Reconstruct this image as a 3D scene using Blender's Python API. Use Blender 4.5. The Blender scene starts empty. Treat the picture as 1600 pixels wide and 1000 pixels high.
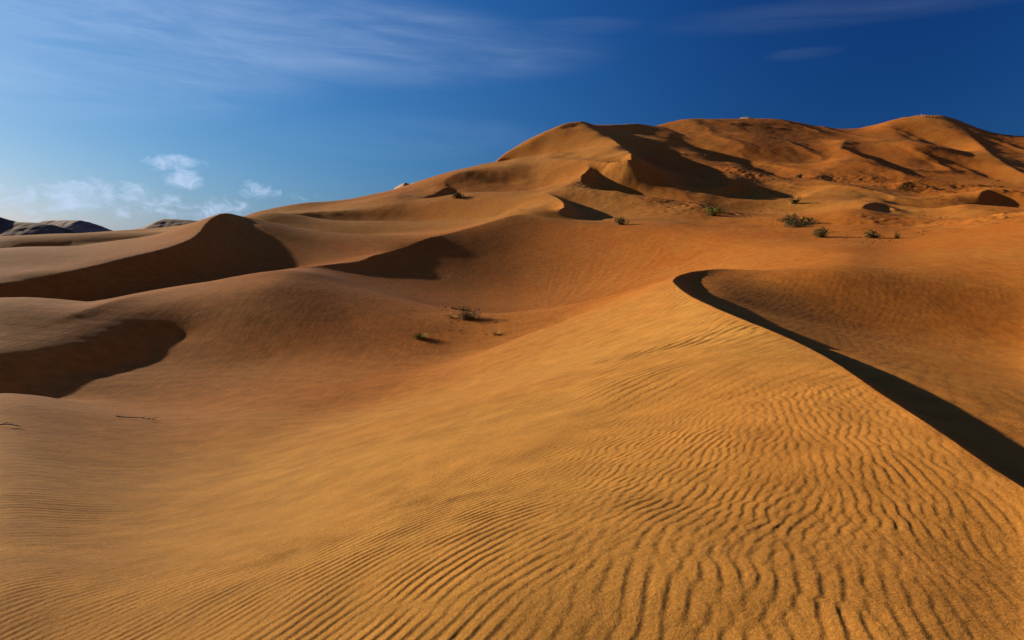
import bpy, math, random, time
import numpy as np
from mathutils import Vector, Matrix

random.seed(7)
T0 = time.time()
RNG = np.random.default_rng(11)
scene = bpy.context.scene
C = scene.collection

# ---------------------------------------------------------------- camera
F_PX = 1067.0                       # focal length in photo pixels (1600 wide, a 24 mm lens)
HORIZON = 372.0
PITCH = math.atan((500.0 - HORIZON) / F_PX)
cam_data = bpy.data.cameras.new('camera')
cam_data.sensor_width = 36.0
cam_data.lens = 36.0 * F_PX / 1600.0
cam_data.clip_start = 0.05
cam_data.clip_end = 20000.0
cam = bpy.data.objects.new('camera', cam_data)
C.objects.link(cam)
cam.location = (0, 0, 0)
cam.rotation_euler = (math.pi / 2 - PITCH, 0, 0)
scene.camera = cam
CP, SP = math.cos(PITCH), math.sin(PITCH)

# ---------------------------------------------------------------- light
SUN_AZ = -65.0                      # degrees from straight ahead, negative = to the left
SUN_EL = 17.0
SUN_STRENGTH = 5.0
SKY_STRENGTH = 0.066
EXPOSURE = 1.65
az, el = math.radians(SUN_AZ), math.radians(SUN_EL)
SUN_DIR = Vector((math.sin(az) * math.cos(el), math.cos(az) * math.cos(el), math.sin(el)))
sd = bpy.data.lights.new('sun', 'SUN')
sd.energy = SUN_STRENGTH
sd.angle = math.radians(0.6)
sd.color = (1.0, 0.84, 0.62)
sun = bpy.data.objects.new('sun', sd)
C.objects.link(sun)
sun.rotation_euler = SUN_DIR.to_track_quat('Z', 'Y').to_euler()

scene.view_settings.view_transform = 'Standard'
scene.view_settings.look = 'None'
scene.view_settings.exposure = EXPOSURE
scene.view_settings.gamma = 1.0
scene.view_settings.use_curve_mapping = False
scene.render.engine = 'CYCLES'
scene.cycles.max_bounces = 4
scene.cycles.diffuse_bounces = 2


class Nodes:
    """tiny helper to write node maths as expressions"""
    def __init__(self, tree):
        self.t = tree

    def new(self, kind, **kw):
        n = self.t.nodes.new(kind)
        for k, v in kw.items():
            setattr(n, k, v)
        return n

    def put(self, sock, v):
        if isinstance(v, bpy.types.NodeSocket):
            self.t.links.new(v, sock)
        elif v is not None:
            sock.default_value = v

    def m(self, op, a, b=None, c=None, clamp=False):
        n = self.new('ShaderNodeMath', operation=op, use_clamp=clamp)
        self.put(n.inputs[0], a)
        self.put(n.inputs[1], b)
        self.put(n.inputs[2], c)
        return n.outputs[0]

    def ramp(self, x, lo, hi, a=0.0, b=1.0):
        n = self.new('ShaderNodeMapRange', interpolation_type='SMOOTHSTEP')
        self.put(n.inputs['Value'], x)
        n.inputs['From Min'].default_value = lo
        n.inputs['From Max'].default_value = hi
        n.inputs['To Min'].default_value = a
        n.inputs['To Max'].default_value = b
        return n.outputs['Result']

    def noise(self, vec, scale, detail=3.0, rough=0.55, dist=0.0):
        n = self.new('ShaderNodeTexNoise')
        self.put(n.inputs['Vector'], vec)
        n.inputs['Scale'].default_value = scale
        n.inputs['Detail'].default_value = detail
        n.inputs['Roughness'].default_value = rough
        n.inputs['Distortion'].default_value = dist
        return n.outputs['Fac']

    def comb(self, x, y, z):
        n = self.new('ShaderNodeCombineXYZ')
        for i, v in enumerate((x, y, z)):
            self.put(n.inputs[i], v)
        return n.outputs[0]

    def mix(self, f, a, b, blend='MIX'):
        n = self.new('ShaderNodeMix', data_type='RGBA', blend_type=blend)
        self.put(n.inputs[0], f)
        self.put(n.inputs[6], a)
        self.put(n.inputs[7], b)
        return n.outputs[2]


def pix_dir(px, py):
    X = (px - 800.0) / F_PX
    Y = -(py - 500.0) / F_PX
    return X, CP + Y * SP, -SP + Y * CP


def pix_azel(px, py):
    x, y, z = pix_dir(px, py)
    return math.degrees(math.atan2(x, y)), math.degrees(math.atan2(z, math.hypot(x, y)))


# sky: physical sky seen through a polariser (deepest blue at a right angle to the sun), thin cirrus, low puffs
world = bpy.data.worlds.new('World')
scene.world = world
world.use_nodes = True
wt = world.node_tree
wt.nodes.clear()
N = Nodes(wt)
tc = N.new('ShaderNodeTexCoord')
D3 = tc.outputs['Generated']
sep = N.new('ShaderNodeSeparateXYZ')
wt.links.new(D3, sep.inputs[0])
dx, dy, dz = sep.outputs
sky = N.new('ShaderNodeTexSky', sky_type='NISHITA', sun_disc=False)
sky.sun_elevation = el
sky.sun_rotation = az
sky.altitude = 300.0
sky.air_density = 1.0
sky.dust_density = 0.9
sky.ozone_density = 3.0
dot = N.new('ShaderNodeVectorMath', operation='DOT_PRODUCT')
wt.links.new(D3, dot.inputs[0])
dot.inputs[1].default_value = SUN_DIR
cosg = dot.outputs['Value']
cos2 = N.m('MULTIPLY', cosg, cosg)
pol = N.m('DIVIDE', N.m('SUBTRACT', 1.0, cos2), N.m('ADD', 1.0, cos2))      # degree of polarisation of clear air
keep = N.m('SUBTRACT', 1.0, N.m('MULTIPLY', pol, 0.80))
skyc = N.mix(1.0, sky.outputs[0], N.comb(keep, keep, keep), 'MULTIPLY')
# colour response: deep saturated blue
spl = N.new('ShaderNodeSeparateColor')
wt.links.new(skyc, spl.inputs[0])
chan = []
for i, (g, k) in enumerate(((1.27, 0.95), (0.88, 0.98), (0.60, 1.14))):
    chan.append(N.m('MULTIPLY', N.m('POWER', N.m('MULTIPLY', spl.outputs[i], 0.066), g), k / 2 ** EXPOSURE / SKY_STRENGTH))
skyc = N.comb(*chan)
azd = N.m('MULTIPLY', N.m('ARCTAN2', dx, dy), 180 / math.pi)
eld = N.m('MULTIPLY', N.m('ARCSINE', dz), 180 / math.pi)


def blob(azc, elc, wa, we, tilt=0.0):
    a = N.m('SUBTRACT', azd, azc)
    e = N.m('SUBTRACT', N.m('SUBTRACT', eld, elc), N.m('MULTIPLY', a, tilt))
    q = N.m('ADD', N.m('POWER', N.m('DIVIDE', N.m('ABSOLUTE', a), wa), 2.0), N.m('POWER', N.m('DIVIDE', N.m('ABSOLUTE', e), we), 2.0))
    return N.ramp(q, 0.0, 1.0, 1.0, 0.0)


ae = N.comb(azd, eld, 0.0)
# cirrus: long streaks
mp = N.comb(N.m('MULTIPLY', azd, 0.045), N.m('ADD', N.m('MULTIPLY', eld, 0.34), N.m('MULTIPLY', azd, 0.022)), 0.3)
ci = N.m('ADD', 0.22, N.m('MULTIPLY', N.ramp(N.noise(mp, 1.7, 8.0, 0.62, 0.5), 0.28, 0.84), 0.85))


def pblob(px, py, wx, wy, tilt=0.0):
    a0, e0 = pix_azel(px, py)
    return blob(a0, e0, wx * 57.3 / F_PX, wy * 57.3 / F_PX, tilt)


mask = N.m('MAXIMUM', pblob(330, 40, 520, 75, 0.0), N.m('MULTIPLY', pblob(60, 60, 420, 110), 0.8))
mask = N.m('MAXIMUM', mask, N.m('MULTIPLY', pblob(560, 75, 420, 60), 0.55))
mask = N.m('MAXIMUM', mask, N.m('MULTIPLY', pblob(1400, 4, 380, 26), 0.13))
mask = N.m('MAXIMUM', mask, N.m('MULTIPLY', pblob(900, 42, 120, 16), 0.16))
mask = N.m('MAXIMUM', mask, N.m('MULTIPLY', pblob(1255, 84, 60, 10), 0.10))
mask = N.m('MAXIMUM', mask, N.m('MULTIPLY', pblob(640, 215, 260, 40), 0.16))
# beyond the frame the same thin cirrus goes on overhead
mask = N.m('MAXIMUM', mask, N.m('MULTIPLY', N.ramp(eld, 22.0, 34.0), 0.35))
cirrus = N.m('MULTIPLY', ci, mask)
# low puffs
pn = N.noise(N.comb(N.m('MULTIPLY', azd, 0.6), eld, 2.7), 1.15, 7.0, 0.62, 0.7)
puffs = None
for (px, py, wx, wy, s) in ((272, 255, 50, 13, .9), (287, 279, 30, 17, 1.0), (125, 305, 60, 28, .9), (25, 312, 130, 24, .6),
                            (207, 303, 34, 20, .7), (300, 325, 150, 20, .65), (400, 299, 34, 17, .75), (428, 302, 20, 9, .6),
                            (465, 306, 45, 9, .4), (90, 328, 170, 22, .5)):
    a0, e0 = pix_azel(px, py)
    k = 57.3 / F_PX
    b = N.m('MULTIPLY', blob(a0, e0, wx * k * 1.15, wy * k * 1.25), s)
    puffs = b if puffs is None else N.m('MAXIMUM', puffs, b)
# the same kind of puffs along the rest of the low sky
rest = N.m('MULTIPLY', N.m('MULTIPLY', N.ramp(N.m('ABSOLUTE', N.m('SUBTRACT', azd, 0.0)), 42, 55), N.ramp(eld, 1.0, 2.0)), N.ramp(eld, 3.0, 6.0, 1.0, 0.0))
puffs = N.m('MAXIMUM', puffs, N.m('MULTIPLY', rest, 0.5))
puff = N.ramp(N.m('ADD', puffs, N.m('MULTIPLY', N.m('SUBTRACT', pn, 0.5), 2.2)), 0.35, 1.25)
puff = N.m('MULTIPLY', puff, N.ramp(puffs, 0.0, 0.3))
cloud = N.m('MAXIMUM', N.m('MULTIPLY', cirrus, 0.36), N.m('MULTIPLY', puff, 0.72), clamp=True)
skyc = N.mix(cloud, skyc, (2.7, 3.4, 4.6, 1.0))
bg = N.new('ShaderNodeBackground')
wt.links.new(skyc, bg.inputs['Color'])
bg.inputs['Strength'].default_value = SKY_STRENGTH
wo = N.new('ShaderNodeOutputWorld')
wt.links.new(bg.outputs[0], wo.inputs['Surface'])

# ---------------------------------------------------------------- terrain: crests, feet and slopes
# Every line is a run of (photo x, photo y, metres ahead); together they fix the 3-D course of each crest.
LINES = []


def line(pts, lam=3e5, crease=0.0, lee=None, H=0.0, ang=32.0, wind=None):
    LINES.append(dict(pts=np.array(pts, float), lam=lam, crease=crease, lee=lee, H=H, ang=ang, wind=wind))


def spot(pts, lam=3e3):
    for p in pts:
        LINES.append(dict(pts=np.array([p], float), lam=lam, crease=0, lee=None, H=0, ang=0, wind=None))


# foreground dune: brink with its slip face to the right
BRINK = [(1900, 985, 3.2), (1740, 860, 3.9), (1600, 762, 4.8), (1560, 737, 5.15), (1520, 710, 5.5), (1480, 682, 6.0), (1440, 656, 6.5), (1400, 630, 7.3),
         (1360, 604, 8.2), (1320, 576, 9.6), (1280, 552, 11.2), (1240, 532, 12.9), (1200, 515, 14.8), (1160, 499, 17.5), (1116, 480, 21.5), (1085, 465, 26),
         (1062, 451, 31), (1052, 440, 36), (1056, 433, 40), (1072, 427, 43), (1100, 422, 46), (1132, 420, 47.5), (1176, 422, 47), (1215, 424, 46)]
line(BRINK, 1e6, 1.0, (1, -.35), (.08, .12, .18, .3, .45, .6, .65, .65), 30)
line([(1240, 426, 45), (1275, 429, 44), (1310, 433, 43.2)], 3e4)
# windward slope of the foreground dune
spot([(800, 1000, 2.95), (800, 900, 4.1), (800, 800, 6.1), (800, 700, 10.6), (800, 600, 20), (400, 1000, 3.6), (400, 900, 5.3), (400, 800, 8.4),
      (400, 700, 16.0), (0, 1000, 4.5), (0, 900, 6.6), (0, 800, 10.8), (0, 720, 18.0), (600, 700, 13.2), (600, 800, 7.0), (600, 900, 4.6),
      (1100, 1000, 2.75), (1100, 800, 4.8), (1100, 600, 11.6), (1100, 700, 7.0), (1400, 800, 4.25), (1400, 1000, 2.68), (1600, 1000, 2.78), (1600, 850, 3.85), (1000, 500, 25), (1000, 550, 18),
      (1250, 700, 6.4), (-300, 1000, 5.6), (-300, 800, 13)], 2e4)
line([(1010, 455, 38), (950, 475, 41), (880, 502, 42), (800, 535, 39.5), (700, 569, 34.5), (600, 600, 30), (500, 627, 27), (420, 642, 25.5)], 4e4)
# floor of the hollow on the left with the two bushes
spot([(728, 497, 61), (655, 529, 48.5), (773, 523, 51), (700, 545, 44), (600, 570, 39.5), (450, 600, 34), (300, 645, 27.6), (150, 662, 26), (0, 668, 25.5),
      (840, 500, 58), (-250, 640, 28), (550, 540, 45)], 2e4)
# shadowed dune that bounds the hollow, its crest runs up to the right
line([(-300, 600, 26), (-120, 560, 30), (0, 527, 34), (60, 510, 37), (120, 490, 40.5), (175, 471, 44.5), (225, 459, 48.5), (300, 445, 56), (400, 428, 66), (450, 420, 72)], 3e5, 0.65)
line([(450, 420, 72), (525, 412, 80), (562, 408, 84), (585, 399, 88), (607, 394, 92), (637, 385, 97), (665, 373, 102), (700, 365, 108), (737, 355, 114), (775, 344, 119), (800, 337, 122), (822, 335, 126)], 3e5, 1.0, (.5, -1), (.3, .55, .5, .25, .1, .05, .02), 26)
line([(-160, 575, 28), (-60, 560, 30.3), (0, 552, 31.6), (60, 545, 33.4), (120, 540, 35.4), (180, 535, 37.6), (235, 531, 39.6), (290, 528, 41.5)], 5e4, .3, (.8, -.6), (1.1, 1.1, 1.1, 1.0, .7, .3), 23)
line([(-200, 650, 26.6), (0, 640, 28.0), (100, 632, 28.8), (200, 622, 29.7), (280, 610, 31), (360, 590, 34), (430, 565, 38.5)], 5e3)
spot([(330, 478, 52.5), (345, 510, 46), (440, 500, 52), (440, 455, 61), (560, 480, 60), (650, 470, 62), (620, 430, 76), (700, 440, 70), (800, 400, 97), (800, 440, 78), (700, 400, 86)], 3e3)
# rim of the bowl, sunlit on its right
line([(822, 335, 126), (860, 341, 122), (900, 350, 117), (950, 356, 111), (1000, 361, 105), (1050, 367, 99), (1100, 374, 92), (1150, 381, 84), (1200, 386, 76), (1250, 388, 69), (1290, 391, 63), (1335, 399, 56)], 1e5, 0.5)
spot([(900, 482, 62), (950, 445, 68), (1000, 410, 80), (1010, 445, 54), (900, 420, 82), (1080, 400, 74), (1150, 405, 60), (1230, 405, 55)], 4e3)
# hollow behind the foreground brink and the slope rising to the right
spot([(1136, 447, 41), (1170, 455, 38.5), (1200, 480, 30), (1300, 520, 20.5), (1300, 480, 30), (1240, 442, 41.6), (1400, 560, 14.2), (1350, 480, 31), (1500, 520, 26), (1600, 555, 20.5), (1600, 620, 11), (1500, 610, 10.4),
      (1600, 680, 7.5), (1600, 480, 40), (1500, 460, 41), (1600, 420, 60), (1450, 430, 49), (1800, 620, 11), (1800, 480, 32)], 1e4)
line([(1335, 399, 56), (1400, 381, 72), (1475, 362, 83), (1550, 342, 90), (1600, 330, 93), (1720, 308, 98), (1900, 290, 105)], 1e5, 0.3)
# second dune on the left: sharp crest, peak, long right flank
ECREST = [(-300, 480, 44), (-120, 460, 50), (0, 444, 54), (50, 437, 57), (100, 426, 60), (150, 415, 64), (200, 402, 69), (250, 390, 75), (287, 378, 81), (308, 366, 87), (320, 351, 93), (332, 340, 98),
          (350, 333, 103), (370, 336, 104), (387, 344, 103), (410, 354, 100)]
line(ECREST, 5e5, 1.0, (1, -.8), (1.2, 1.6, 2, 2.3, 2.3, 2, 1.5), 25)
line([(410, 354, 100), (440, 366, 98), (500, 382, 96), (550, 393, 93), (580, 400, 90)], 1e5, 0.5)
line([(0, 486, 46), (60, 482, 50), (120, 474, 53.5), (200, 460, 58), (270, 450, 63), (330, 440, 71), (400, 427, 79.5), (480, 417, 84), (550, 405, 87)], 3e4)
spot([(20, 505, 42), (0, 430, 62), (0, 408, 90), (100, 408, 84), (150, 392, 104), (240, 378, 104), (270, 371, 110), (292, 364, 106), (303, 352, 116)], 1e4)
# thin far crest on the left
line([(-300, 402, 120), (0, 391, 128), (37, 382, 134), (125, 376, 142), (215, 368, 152), (262, 362, 160), (310, 358, 168)], 3e5, 1.0, (.3, -1), .6, 26)
line([(-200, 380, 300), (0, 374, 300), (100, 371, 290), (180, 362, 270), (225, 357, 265), (300, 350, 260), (360, 345, 255)], 1e5, 0.3)
line([(-200, 398, 165), (0, 392, 165), (60, 386, 172), (125, 380, 180), (215, 372, 195), (280, 364, 205), (330, 356, 215)], 3e4)
# third dune: dark lip, golden back, skyline
line([(392, 341, 172), (415, 337, 178), (450, 335, 184), (487, 333, 187), (525, 330.5, 188), (600, 329.5, 188), (650, 330.5, 186), (700, 335, 180), (740, 337, 174), (785, 335, 168)], 3e5, 1.0, (.2, -1), (.8, 1.3, 1.8, 2.1, 2.1, 1.8, 1.1, .4), 32)
line([(415, 352, 150), (500, 355, 152), (560, 356, 153), (640, 355, 153), (700, 349, 154), (760, 343, 150)], 4e4)
line([(440, 376, 118), (520, 377, 121), (580, 383, 117), (640, 376, 121), (700, 359, 130), (770, 346, 138)], 4e4)
spot([(470, 365, 140), (560, 360, 150), (640, 360, 150), (700, 352, 150), (560, 385, 112), (640, 375, 118), (750, 345, 150)], 1e4)
line([(392, 336, 205), (400, 331, 212), (430, 324, 217), (475, 316, 220), (525, 314, 222), (575, 309, 222), (620, 300, 226), (662, 292, 229), (692, 281.5, 232), (712, 272, 236), (745, 266, 240)], 3e5, 0.8)
line([(692, 281.5, 232), (698, 291, 224), (688, 298, 216), (670, 305, 208), (652, 311, 200)], 2e5, 1.0, (1, -.5), 1.5, 30)
spot([(560, 320, 205), (640, 318, 205), (740, 318, 205), (780, 320, 180), (740, 305, 205)], 6e3)
# dark front ridge under the great dune
line([(745, 266, 240), (770, 269, 238), (800, 275, 235), (830, 281, 231)], 2e5, 1.0, (.3, -1), 3.0, 30)
line([(700, 296, 206), (740, 298, 204), (790, 299, 203), (835, 299, 203)], 3e4)
# great dune: skyline and curling brinks
spot([(775, 264, 272), (800, 260, 280)], 2e4)
line([(765, 255, 306), (782, 245, 314), (812, 232, 315), (840, 215, 318), (865, 201, 322), (890, 192, 326), (907, 190, 328), (940, 197, 338), (962, 195.5, 350), (990, 194, 362), (1025, 197, 385)], 3e5, 0.6)
line([(770, 266, 338), (800, 252, 345), (850, 226, 350), (880, 212, 356), (920, 208, 365)], 3e4)
line([(866, 202, 318), (880, 199, 322), (893, 199.5, 322), (905, 197, 324)], 2e5, 0.9, (.4, -1), (.5, 1.5, 1.5, .5), 32)
line([(907, 191, 327), (930, 201, 321), (947, 210, 314), (962, 222, 283), (980, 235, 243), (986, 241, 222), (983, 248, 213), (962, 251.5, 216), (940, 252, 222), (917, 251, 229)], 5e5, 1.0, (1, -.45), (.5, 2, 4.5, 6.5, 6, 3, 2, 1), 33)
spot([(960, 275, 203), (1000, 290, 198), (940, 262, 214)], 2e4)
line([(917, 251, 229), (920, 258, 223), (918, 266, 216), (908, 275, 208), (909, 282, 203), (925, 294, 188), (945, 299, 177), (970, 300, 170)], 5e5, 1.0, (1, -.45), (1, 3, 4.5, 4.5, 4, 3, 2, .5), 33)
line([(827, 246, 272), (850, 248, 258), (880, 250, 243), (917, 251, 229)], 2e5, 0.8)
line([(824, 243, 280), (850, 240, 276), (878, 237, 266), (895, 240, 255)], 5e4, 0.6)
spot([(905, 230, 265), (940, 235, 246), (930, 220, 285), (870, 225, 280), (815, 262, 262), (835, 272, 240), (870, 268, 228), (880, 280, 213), (850, 285, 214)], 2e4)
line([(850, 301, 176), (868, 308, 164), (878, 315, 153), (881, 321, 147), (878, 326, 144), (850, 327.5, 146), (807, 326, 152)], 5e5, 1.0, (1, -.6), (.4, 1.5, 2.4, 2.6, 2.2, 1.6, .8), 33)
line([(850, 301, 176), (880, 291, 188), (908, 282, 203)], 2e5, 0.8)
spot([(885, 306, 172), (910, 305, 172), (930, 320, 160), (930, 342, 140), (960, 335, 152), (850, 343, 122), (780, 312, 175), (820, 310, 166)], 1e4)
spot([(1040, 299, 214), (1090, 301, 214), (1000, 302, 206), (1030, 258, 268), (1070, 275, 248), (1000, 220, 330), (1050, 225, 320)], 4e3)
# flats between the dunes
line([(950, 346, 138), (1050, 346, 138), (1150, 351, 131), (1250, 361, 118), (1320, 369, 108), (1400, 373, 103), (1460, 365, 108)], 3e4)
line([(990, 324, 178), (1100, 328, 172), (1200, 332, 162), (1262, 338, 152), (1307, 332, 157), (1340, 329, 160)], 5e4, 0.3)
line([(1440, 340, 148), (1520, 335, 150), (1600, 322, 160), (1750, 310, 170)], 3e4)
line([(1060, 302, 214), (1110, 300, 214), (1210, 290, 228), (1300, 288, 236), (1400, 296, 230), (1500, 300, 225), (1620, 296, 228)], 3e4)
# small crescent dunes on the flats
line([(1108, 305, 199), (1118, 299, 203), (1135, 291, 208), (1155, 288, 211), (1175, 292, 208), (1190, 301, 203), (1200, 309, 198)], 3e5, 1.0, (.7, -1), 3.8, 33)
line([(1110, 314, 193), (1150, 315, 192), (1195, 314, 193)], 3e4)
line([(1346, 328, 160), (1350, 321, 165), (1360, 317.5, 168), (1376, 316, 170), (1390, 320, 168), (1400, 326, 164)], 3e5, 1.0, (.7, -1), 1.9, 33)
line([(1530, 303, 190), (1540, 298, 193), (1550, 297, 194), (1568, 302, 192), (1600, 310, 188), (1640, 318, 184)], 3e5, 1.0, (.6, -1), 3.2, 33)
line([(1402, 291, 232), (1412, 285, 236), (1425, 281, 238), (1440, 285, 236), (1462, 296, 230)], 2e5, 0.8, (.7, -1), 2.2, 30)
line([(1348, 304, 196), (1385, 309, 192), (1420, 313, 188), (1475, 321, 182), (1530, 328, 176)], 2e5, 0.8, (.5, -1), 1.6, 28)
line([(1240, 318, 186), (1262, 306, 198), (1280, 298, 206), (1310, 300, 204), (1350, 304, 200)], 1e5, 0.5)
line([(1268, 280, 250), (1278, 274, 256), (1290, 280, 250), (1310, 288, 240)], 2e5, 0.9, (1, -.5), 1.6, 30)
# massif: skyline, slip face with its bright foot, knob, summit and its spur
line([(1025, 197, 388), (1050, 190, 390), (1082, 187, 394), (1107, 186, 400), (1160, 185, 410), (1225, 187.5, 416), (1262, 195, 408), (1277, 201, 398), (1300, 203, 398), (1330, 205.5, 400), (1362, 200, 412), (1387, 190, 420),
      (1420, 181.5, 423), (1442, 179.5, 422), (1470, 180, 420), (1495, 186.5, 420), (1525, 199, 415), (1550, 209, 410), (1575, 212, 405), (1600, 213, 400), (1720, 222, 400), (1900, 240, 400)], 4e5, 0.7)
line([(1040, 199, 380), (1090, 222, 335), (1140, 236, 318), (1185, 246, 308), (1222, 254, 300), (1250, 256, 299), (1282, 256, 298), (1300, 245, 306), (1312, 231, 322), (1322, 218, 350)], 2e5, 0.8)
spot([(1160, 215, 362), (1220, 222, 352), (1100, 203, 372), (1270, 225, 345)], 1e4)
line([(1300, 245, 304), (1312, 231, 322), (1340, 240, 302), (1370, 252, 285), (1400, 266, 268), (1418, 278, 254)], 2e5, 0.7, (.2, -1), 1.6, 24)
line([(1262, 196, 400), (1268, 206, 380), (1285, 222, 352), (1300, 243, 310)], 5e4, 0.5)
line([(1470, 180, 419), (1497, 195, 398), (1512, 207, 378), (1537, 231, 338), (1567, 253, 302), (1600, 270, 278), (1700, 300, 245)], 3e5, 0.7, (1, -.2), (1, 1.6, 1, .5), 22)
line([(1387, 190, 411), (1400, 205, 385), (1430, 217, 368), (1470, 232, 350), (1510, 243, 335)], 8e4, 0.6, (.4, -1), 1.5, 24)
line([(1420, 252, 300), (1460, 250, 305), (1500, 258, 296), (1530, 271, 280), (1560, 285, 262)], 8e4, 0.6, (.3, -1), 2.0, 26)
spot([(1120, 262, 285), (1200, 270, 268), (1350, 280, 250), (1450, 275, 262), (1400, 235, 325), (1450, 205, 376), (1480, 225, 345), (1500, 250, 300), (1130, 280, 245)], 4e3)
line([(1040, 218, 335), (1070, 228, 318), (1095, 240, 300), (1115, 252, 285)], 1e5, 0.8, (1, -.5), 3.0, 27)
line([(1140, 254, 290), (1170, 262, 276), (1200, 274, 258)], 1e5, 0.8, (.6, -1), 2.0, 26)

# ---- solve for the smoothest ground through those lines (bending energy, free to fold along crests)
UMAX = math.radians(60)
RMIN, RMAX = 1.3, 1400.0
V0, V1 = math.log(RMIN), math.log(RMAX)


def catmull(P, n_per):
    if len(P) == 1:
        return P.copy()
    out = []
    Q = np.vstack([2 * P[0] - P[1], P, 2 * P[-1] - P[-2]])
    for i in range(len(P) - 1):
        p0, p1, p2, p3 = Q[i:i + 4]
        # centripetal parameters keep sharp bends from overshooting
        def dd(a, b):
            return max(np.linalg.norm((b - a)[:2]) ** 0.5, 1e-6)
        t1 = dd(p0, p1); t2 = t1 + dd(p1, p2); t3 = t2 + dd(p2, p3)
        n = max(2, int(n_per(p1, p2)))
        t = np.linspace(t1, t2, n, endpoint=False)[:, None]
        A1 = (t1 - t) / t1 * p0 + t / t1 * p1
        A2 = (t2 - t) / (t2 - t1) * p1 + (t - t1) / (t2 - t1) * p2
        A3 = (t3 - t) / (t3 - t2) * p2 + (t - t2) / (t3 - t2) * p3
        B1 = (t2 - t) / t2 * A1 + t / t2 * A2
        B2 = (t3 - t) / (t3 - t1) * A2 + (t - t1) / (t3 - t1) * A3
        out.append((t2 - t) / (t2 - t1) * B1 + (t - t1) / (t2 - t1) * B2)
    out.append(P[-1:])
    return np.vstack(out)


def to_xyz(P):
    X = (P[:, 0] - 800.0) / F_PX
    Y = -(P[:, 1] - 500.0) / F_PX
    k = P[:, 2] / (CP + Y * SP)
    return np.stack([X * k, P[:, 2], (-SP + Y * CP) * k], 1)


def sample_line(L):
    P = L['pts'].copy()
    P[:, 2] = np.log(P[:, 2]) * 400       # bend evenly in distance too
    S = catmull(P, lambda a, b: np.linalg.norm((b - a) * (1, 1, 1)) / 1.2)
    S[:, 2] = np.exp(S[:, 2] / 400)
    return to_xyz(S)


def polar(x, y):
    return np.arctan2(x, y), np.log(np.hypot(x, y))


LAM = 30.0
PU, PV, PZ, PW = [], [], [], []     # constraints
CREASE = []                         # (u, v, strength)
CRESTS = []
for L in LINES:
    S = sample_line(L)
    n = len(S)
    u, v = polar(S[:, 0], S[:, 1])
    if n > 1:
        ds = np.hypot(np.gradient(u), np.gradient(v))
    else:
        ds = np.array([0.01])
    PU.append(u); PV.append(v); PZ.append(S[:, 2]); PW.append(LAM * L['lam'] * np.maximum(ds, 1e-5) * (1 if n > 1 else .03 if S[0, 1] < 24 else .12))
    if L['crease'] > 0 and n > 1:
        CREASE.append((u, v, np.full(n, L['crease'])))
        CRESTS.append(S)
    if L['lee'] is not None:
        T = np.gradient(S[:, :2], axis=0)
        T /= np.maximum(np.linalg.norm(T, axis=1, keepdims=True), 1e-9)
        Nn = np.stack([T[:, 1], -T[:, 0]], 1)
        sgn = np.sign(Nn @ np.array(L['lee']))
        Nn *= sgn[:, None]
        taper = np.minimum(1, np.minimum(np.arange(n), np.arange(n)[::-1]) / (0.22 * n))
        for fr in (0.25, 0.5, 0.75, 1.0):
            Hh = np.interp(np.linspace(0, 1, n), np.linspace(0, 1, len(np.atleast_1d(L['H']))), np.atleast_1d(L['H'])) if n > 1 else 0
            d = Hh * fr / math.tan(math.radians(L['ang'])) * taper ** 0.6
            Q = S[:, :2] + Nn * d[:, None]
            z = S[:, 2] - d * math.tan(math.radians(L['ang'])) * (taper ** 0.4)
            u2, v2 = polar(Q[:, 0], Q[:, 1])
            ok = taper > 0.12
            PU.append(u2[ok]); PV.append(v2[ok]); PZ.append(z[ok]); PW.append((LAM * 1e5 * ds * taper)[ok])
# shadow side of the foreground crest: a short step, then a slope that falls gently away
_S = sample_line(dict(pts=np.array(BRINK, float)))
_S = _S[(_S[:, 1] > 4.2) & (_S[:, 1] < 17)][::6]
for d in (.6, 1.2, 2.0, 3.2, 4.6):
    qx, qy = _S[:, 0] - math.sin(az) * d, _S[:, 1] - math.cos(az) * d
    u, v = polar(qx, qy)
    PU.append(u); PV.append(v); PZ.append(_S[:, 2] - .05 - .10 * min(1, d / 1.2) - 0.185 * d); PW.append(np.full(len(_S), 3e3))
# far beyond the massif and all round the rim the ground sinks to a plain
for yy, zz in ((560, 42), (700, 14), (900, 0), (1250, -4)):
    for a in np.radians(np.arange(0, 60, 3.0)):
        PU.append(np.array([a])); PV.append(np.array([math.log(yy)])); PZ.append(np.array([float(zz)])); PW.append(np.array([3e4]))
for yy, zz in ((380, -1.), (450, -2), (700, -4), (1250, -5)):
    for a in np.radians(np.arange(-59, -11, 3.0)):
        PU.append(np.array([a])); PV.append(np.array([math.log(yy)])); PZ.append(np.array([float(zz)])); PW.append(np.array([3e4]))
for yy, zz in ((310, 14.), (450, 12), (700, 4)):
    PU.append(np.radians(np.array([-10., -7, -4, -1]))); PV.append(np.full(4, math.log(yy))); PZ.append(np.full(4, zz)); PW.append(np.full(4, 3e4))
PU, PV, PZ, PW = map(np.concatenate, (PU, PV, PZ, PW))


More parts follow.
